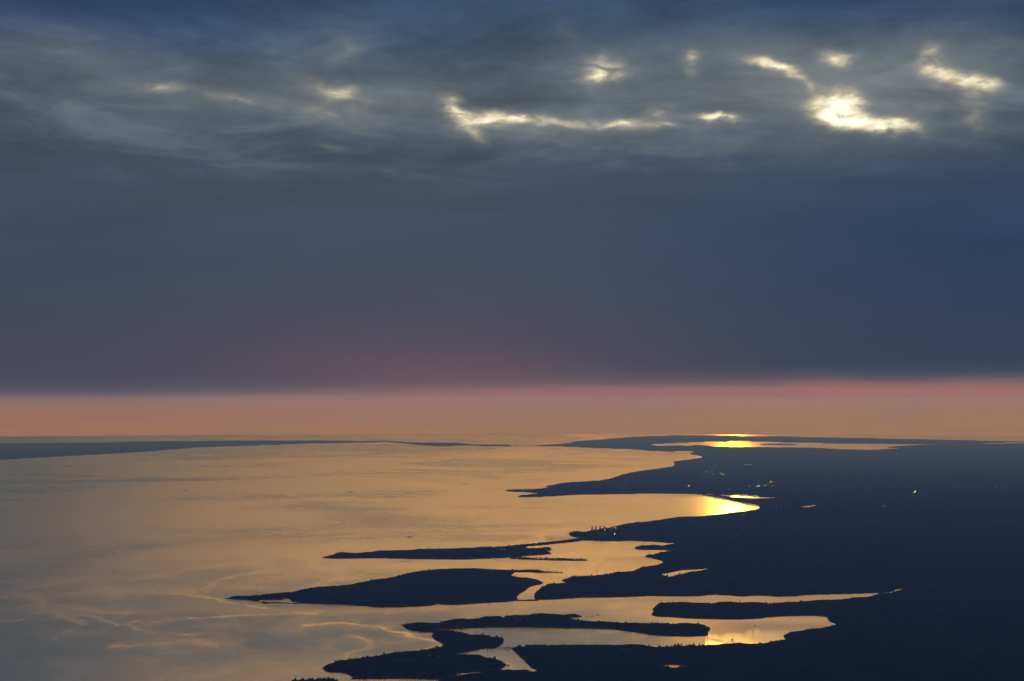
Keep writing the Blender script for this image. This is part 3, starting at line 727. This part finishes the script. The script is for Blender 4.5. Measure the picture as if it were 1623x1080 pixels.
l2 = ['left of two small glinting roofs beside the inland pond', 'right of two small glinting roofs beside the inland pond',
      'single bright roof inland, right of the chimneys', 'faint single roof further inland right of the bright one',
      'dim flat roof right of the inland pond', 'dim wide roof far right of the inland pond']
for (x, y), l in zip(MARK['glint2'], l2):
    u = math.hypot(x, y) / 2254.0; shed(x, y, u * 0.8, u * 1.0, 7, l, None)
l3 = ['large bright roof alone on the dark right-hand land, left half', 'smaller bright roof joined right of the large one on the dark land',
      'dim roof below the large bright roof on the dark land', 'faint roof highest of those on the far right land', 'faint wide roof on the far right land below the highest one',
      'very faint roof left of the two on the far right land', 'faint roof near the far bay on the right']
for k, ((x, y), l) in enumerate(zip(MARK['glint3'], l3)):
    u = math.hypot(x, y) / 2254.0; shed(x, y, u * (2.6 if k == 0 else 0.8), u * (1.4 if k == 0 else 0.7), 7, l, None, 0.015)
l4 = ['bright round-the-corner roof beside the rightmost chimney', 'wide glinting roof inland right of the chimneys', 'small glinting roof between the chimneys and the wide roof', 'dim roof near the harbour shore right of the chimneys']
l4[0] = 'bright small roof just right of the rightmost chimney'
for (x, y), l in zip(MARK['plantglint'], l4):
    u = math.hypot(x, y) / 2254.0; shed(x, y, u * 1.0, u * 1.3, 9, l, None, 0.015)

# ------------------------------------------------------------------ pale houses on the near islands
hl = ['leftmost pale house on the long low island', 'pale house on the crest of the long low island', 'lower pale house in the middle of the low island', 'rightmost lower pale house on the low island',
      'left of two pale houses by the point of the forked island', 'right of two pale houses by the point of the forked island',
      'pale house in the wooded middle of the forked island', 'dim house right of the one in the middle of the forked island', 'pale house on the far shore of the low island']
for (x, y), l in zip(MARK['house'], hl):
    z = land_z(x, y)
    t = thing('shore_house', (x, y, z + 3), random.uniform(-0.3, 0.3), l, 'house')
    w, d, h = random.uniform(8, 12), random.uniform(7, 9), random.uniform(6, 8)
    MB().box(-w, w, -d, d, -14, h).build('wall', WALL, t)
    m = MB(); e = 0.6
    m.v = [(-w - e, -d - e, h), (w + e, -d - e, h), (w + e, d + e, h), (-w - e, d + e, h), (-w - e, 0, h + 5), (w + e, 0, h + 5)]
    m.f = [(0, 1, 5, 4), (2, 3, 4, 5), (0, 4, 3), (1, 2, 5), (3, 2, 1, 0)]
    ro = m.build('roof', SHINGLE, t)
    MB().box(w * 0.4, w * 0.4 + 1.4, -0.7, 0.7, h + 1, h + 7).build('chimney', CONCRETE, ro)
    for k in range(3):
        MB().box(-w * 0.7 + k * w * 0.55, -w * 0.7 + k * w * 0.55 + 1.6, -d - 0.06, -d + 0.02, 1.5, 4).build('window', STEEL, t)
    MB().box(w * 0.75, w * 0.75 + 1.3, -d - 0.06, -d + 0.02, 0, 2.4).build('door', HULL, t)
bl = ['left hut on the thin sand spit in the bay', 'middle hut on the thin sand spit in the bay', 'right hut on the thin sand spit in the bay']
for k, ((x, y), l) in enumerate(zip(MARK['beachhouse'], bl)):
    z = land_z(x, y)
    t = thing('spit_hut', (x, y, z), 0, l, 'hut')
    MB().box(-14, 14, -10, 10, -3, 9 + 3 * (k == 1)).build('wall', DWALL, t)
    h = 9 + 3 * (k == 1); m = MB()
    m.v = [(-15, -11, h), (15, -11, h), (15, 11, h), (-15, 11, h), (-15, 0, h + 6), (15, 0, h + 6)]
    m.f = [(0, 1, 5, 4), (2, 3, 4, 5), (0, 4, 3), (1, 2, 5), (3, 2, 1, 0)]
    m.build('roof', SHINGLE, t)

# ------------------------------------------------------------------ the causeway bridge
(ax, ay), (bx, by) = MARK['bridge']
L = math.hypot(bx - ax, by - ay); rz = math.atan2(by - ay, bx - ax)
br = thing('road_bridge', (ax, ay, -drop(ax, ay)), rz, 'low road bridge on dark piers across the narrow channel near the bottom', 'bridge')
dk = MB().box(-25, L + 25, -5, 5, 7, 8.4).build('deck', STEEL, br)
for s in (-1, 1):
    MB().box(-25, L + 25, s * 4.6 - 0.15, s * 4.6 + 0.15, 8.42, 9.6).build('railing', STEEL, dk)
for k in range(7):
    px = L * (k + 0.5) / 7
    MB().box(px - 2.4, px + 2.4, -4, 4, -3, 6.98).build('pier', STEEL, br)
MB().box(L * 0.62, L * 0.62 + 9, -4, 4, 8.44, 19).build('bascule_tower', DWALL, br)
MB().box(L * 0.82, L * 0.82 + 9, -4, 4, 8.44, 19).build('bascule_tower', DWALL, br)

# ------------------------------------------------------------------ ships and boats
def hull_rings(L, B, d0, d1, bow=0.28):
    rings = []
    for f, wd in ((-0.5, 0.82), (-0.46, 0.95), (-0.2, 1.0), (0.5 - bow, 1.0), (0.5 - bow * 0.45, 0.66), (0.5, 0.03)):
        x = L * f; w = B / 2 * wd; rise = d1 * (0.35 if f > 0.3 else 0)
        rings.append([(x, -w * 0.8, -d0), (x, w * 0.8, -d0), (x, w, d1 + rise), (x, -w, d1 + rise)])
    return rings
def ship(x, y, L, B, rz, label, kind, name='cargo_ship', cat='ship'):
    t = thing(name, (x, y, -drop(x, y)), rz, label, cat)
    h = L * 0.055 + 2
    MB().loft(hull_rings(L, B, 3, h)).build('hull', HULL, t)
    if kind == 'cargo':
        for k in range(4):
            MB().box(-L * 0.18 + k * L * 0.14, -L * 0.18 + k * L * 0.14 + L * 0.11, -B * 0.36, B * 0.36, h + 0.02, h + 2.5).build('hatch', DECKM, t)
        dh = MB().box(-L * 0.42, -L * 0.28, -B * 0.42, B * 0.42, h + 0.02, h + L * 0.12).build('deckhouse', SUPER, t)
        MB().box(-L * 0.40, -L * 0.36, -B * 0.12, B * 0.12, h + L * 0.12 + 0.02, h + L * 0.17).build('funnel', HULL, dh)
        for f in (0.02, 0.26): MB().lathe([(0.8, h), (0.5, h + L * 0.13)], 8, L * f).build('mast', STEEL, t)
    elif kind == 'tug':
        dh = MB().box(-L * 0.1, L * 0.2, -B * 0.3, B * 0.3, h + 0.02, h + 8).build('deckhouse', SUPER, t)
        MB().box(0.02 * L, L * 0.16, -B * 0.22, B * 0.22, h + 8.02, h + 12).build('wheelhouse', SUPER, dh)
        MB().lathe([(1.6, h), (1.4, h + 11)], 10, -L * 0.2).build('funnel', HULL, t)
        MB().lathe([(0.4, h + 12), (0.3, h + 18)], 8, L * 0.06).build('mast', STEEL, t)
    elif kind == 'barge':
        MB().box(-L * 0.44, L * 0.3, -B * 0.42, B * 0.42, h + 0.02, h + 4.5).build('cargo_coaming', DECKM, t)
        MB().box(-L * 0.4, L * 0.26, -B * 0.36, B * 0.36, h + 4.52, h + 6.5).build('cargo', HULL, t)
    else:
        c = MB().box(-L * 0.12, L * 0.2, -B * 0.3, B * 0.3, h + 0.02, h + 2.4).build('cabin', SUPER, t)
        MB().box(-L * 0.08, L * 0.14, -B * 0.31, B * 0.31, h + 1.1, h + 1.7).build('window', STEEL, c)
        MB().lathe([(0.3, h), (0.2, h + L * 0.9)], 8, L * 0.1).build('mast', STEEL, t)
        MB().lathe([(0.35, h + 3), (0.35, h + 3.6)], 8, -L * 0.1).build('boom', STEEL, t)
    return t
S = MARK['ship']
ship(*S[0], 84, 20, 1.2, 'small dark ship far out on the left of the sound', 'cargo')
ship(*S[1], 120, 24, 0.05, 'long dark cargo ship on the open sound above the headland', 'cargo')
ship(*S[2], 36, 14, 0.15, 'small dark tug ahead of the barge off the headland', 'tug', 'tug_boat', 'tug')
ship(*S[3], 62, 22, 0.15, 'dark barge behind the tug off the headland', 'barge', 'barge', 'barge')
bt = ['dark boat anchored alone in the bay below the chimneys', 'left of two boats in the harbour left of the wooded point', 'right of two boats in the harbour left of the wooded point',
      'boat in the inner harbour right of the low island', 'boat near the bottom shore of the inner harbour', 'boat close under the large wooded island']
bls = [34, 24, 26, 22, 20, 24]
for (x, y), l, q in zip(MARK['boat'], bt, bls):
    ship(x, y, q, q * 0.32, random.uniform(-0.5, 0.5), l, 'boat', 'moored_boat', 'boat')

# ------------------------------------------------------------------ the air between
def build_haze():
    E = 201500.0
    m = MB().box(-E, E, -E, E, -2704.0, CAM_H + 260)
    mat = bpy.data.materials.new('haze_air'); mat.use_nodes = True
    t = mat.node_tree; t.nodes.clear()
    out = t.nodes.new('ShaderNodeOutputMaterial'); pv = t.nodes.new('ShaderNodeVolumePrincipled')
    pv.inputs['Color'].default_value = HAZE_COL; pv.inputs['Density'].default_value = HAZE_D
    pv.inputs['Absorption Color'].default_value = (1, 1, 1, 1)
    pv.inputs['Anisotropy'].default_value = HAZE_G
    t.links.new(pv.outputs[0], out.inputs['Volume'])
    o = m.build('haze', mat, None)
    tag(o, kind='stuff')
HAZE_D = 4.3e-5; HAZE_G = 0.30; HAZE_COL = (0.056, 0.140, 0.54, 1)
build_haze()
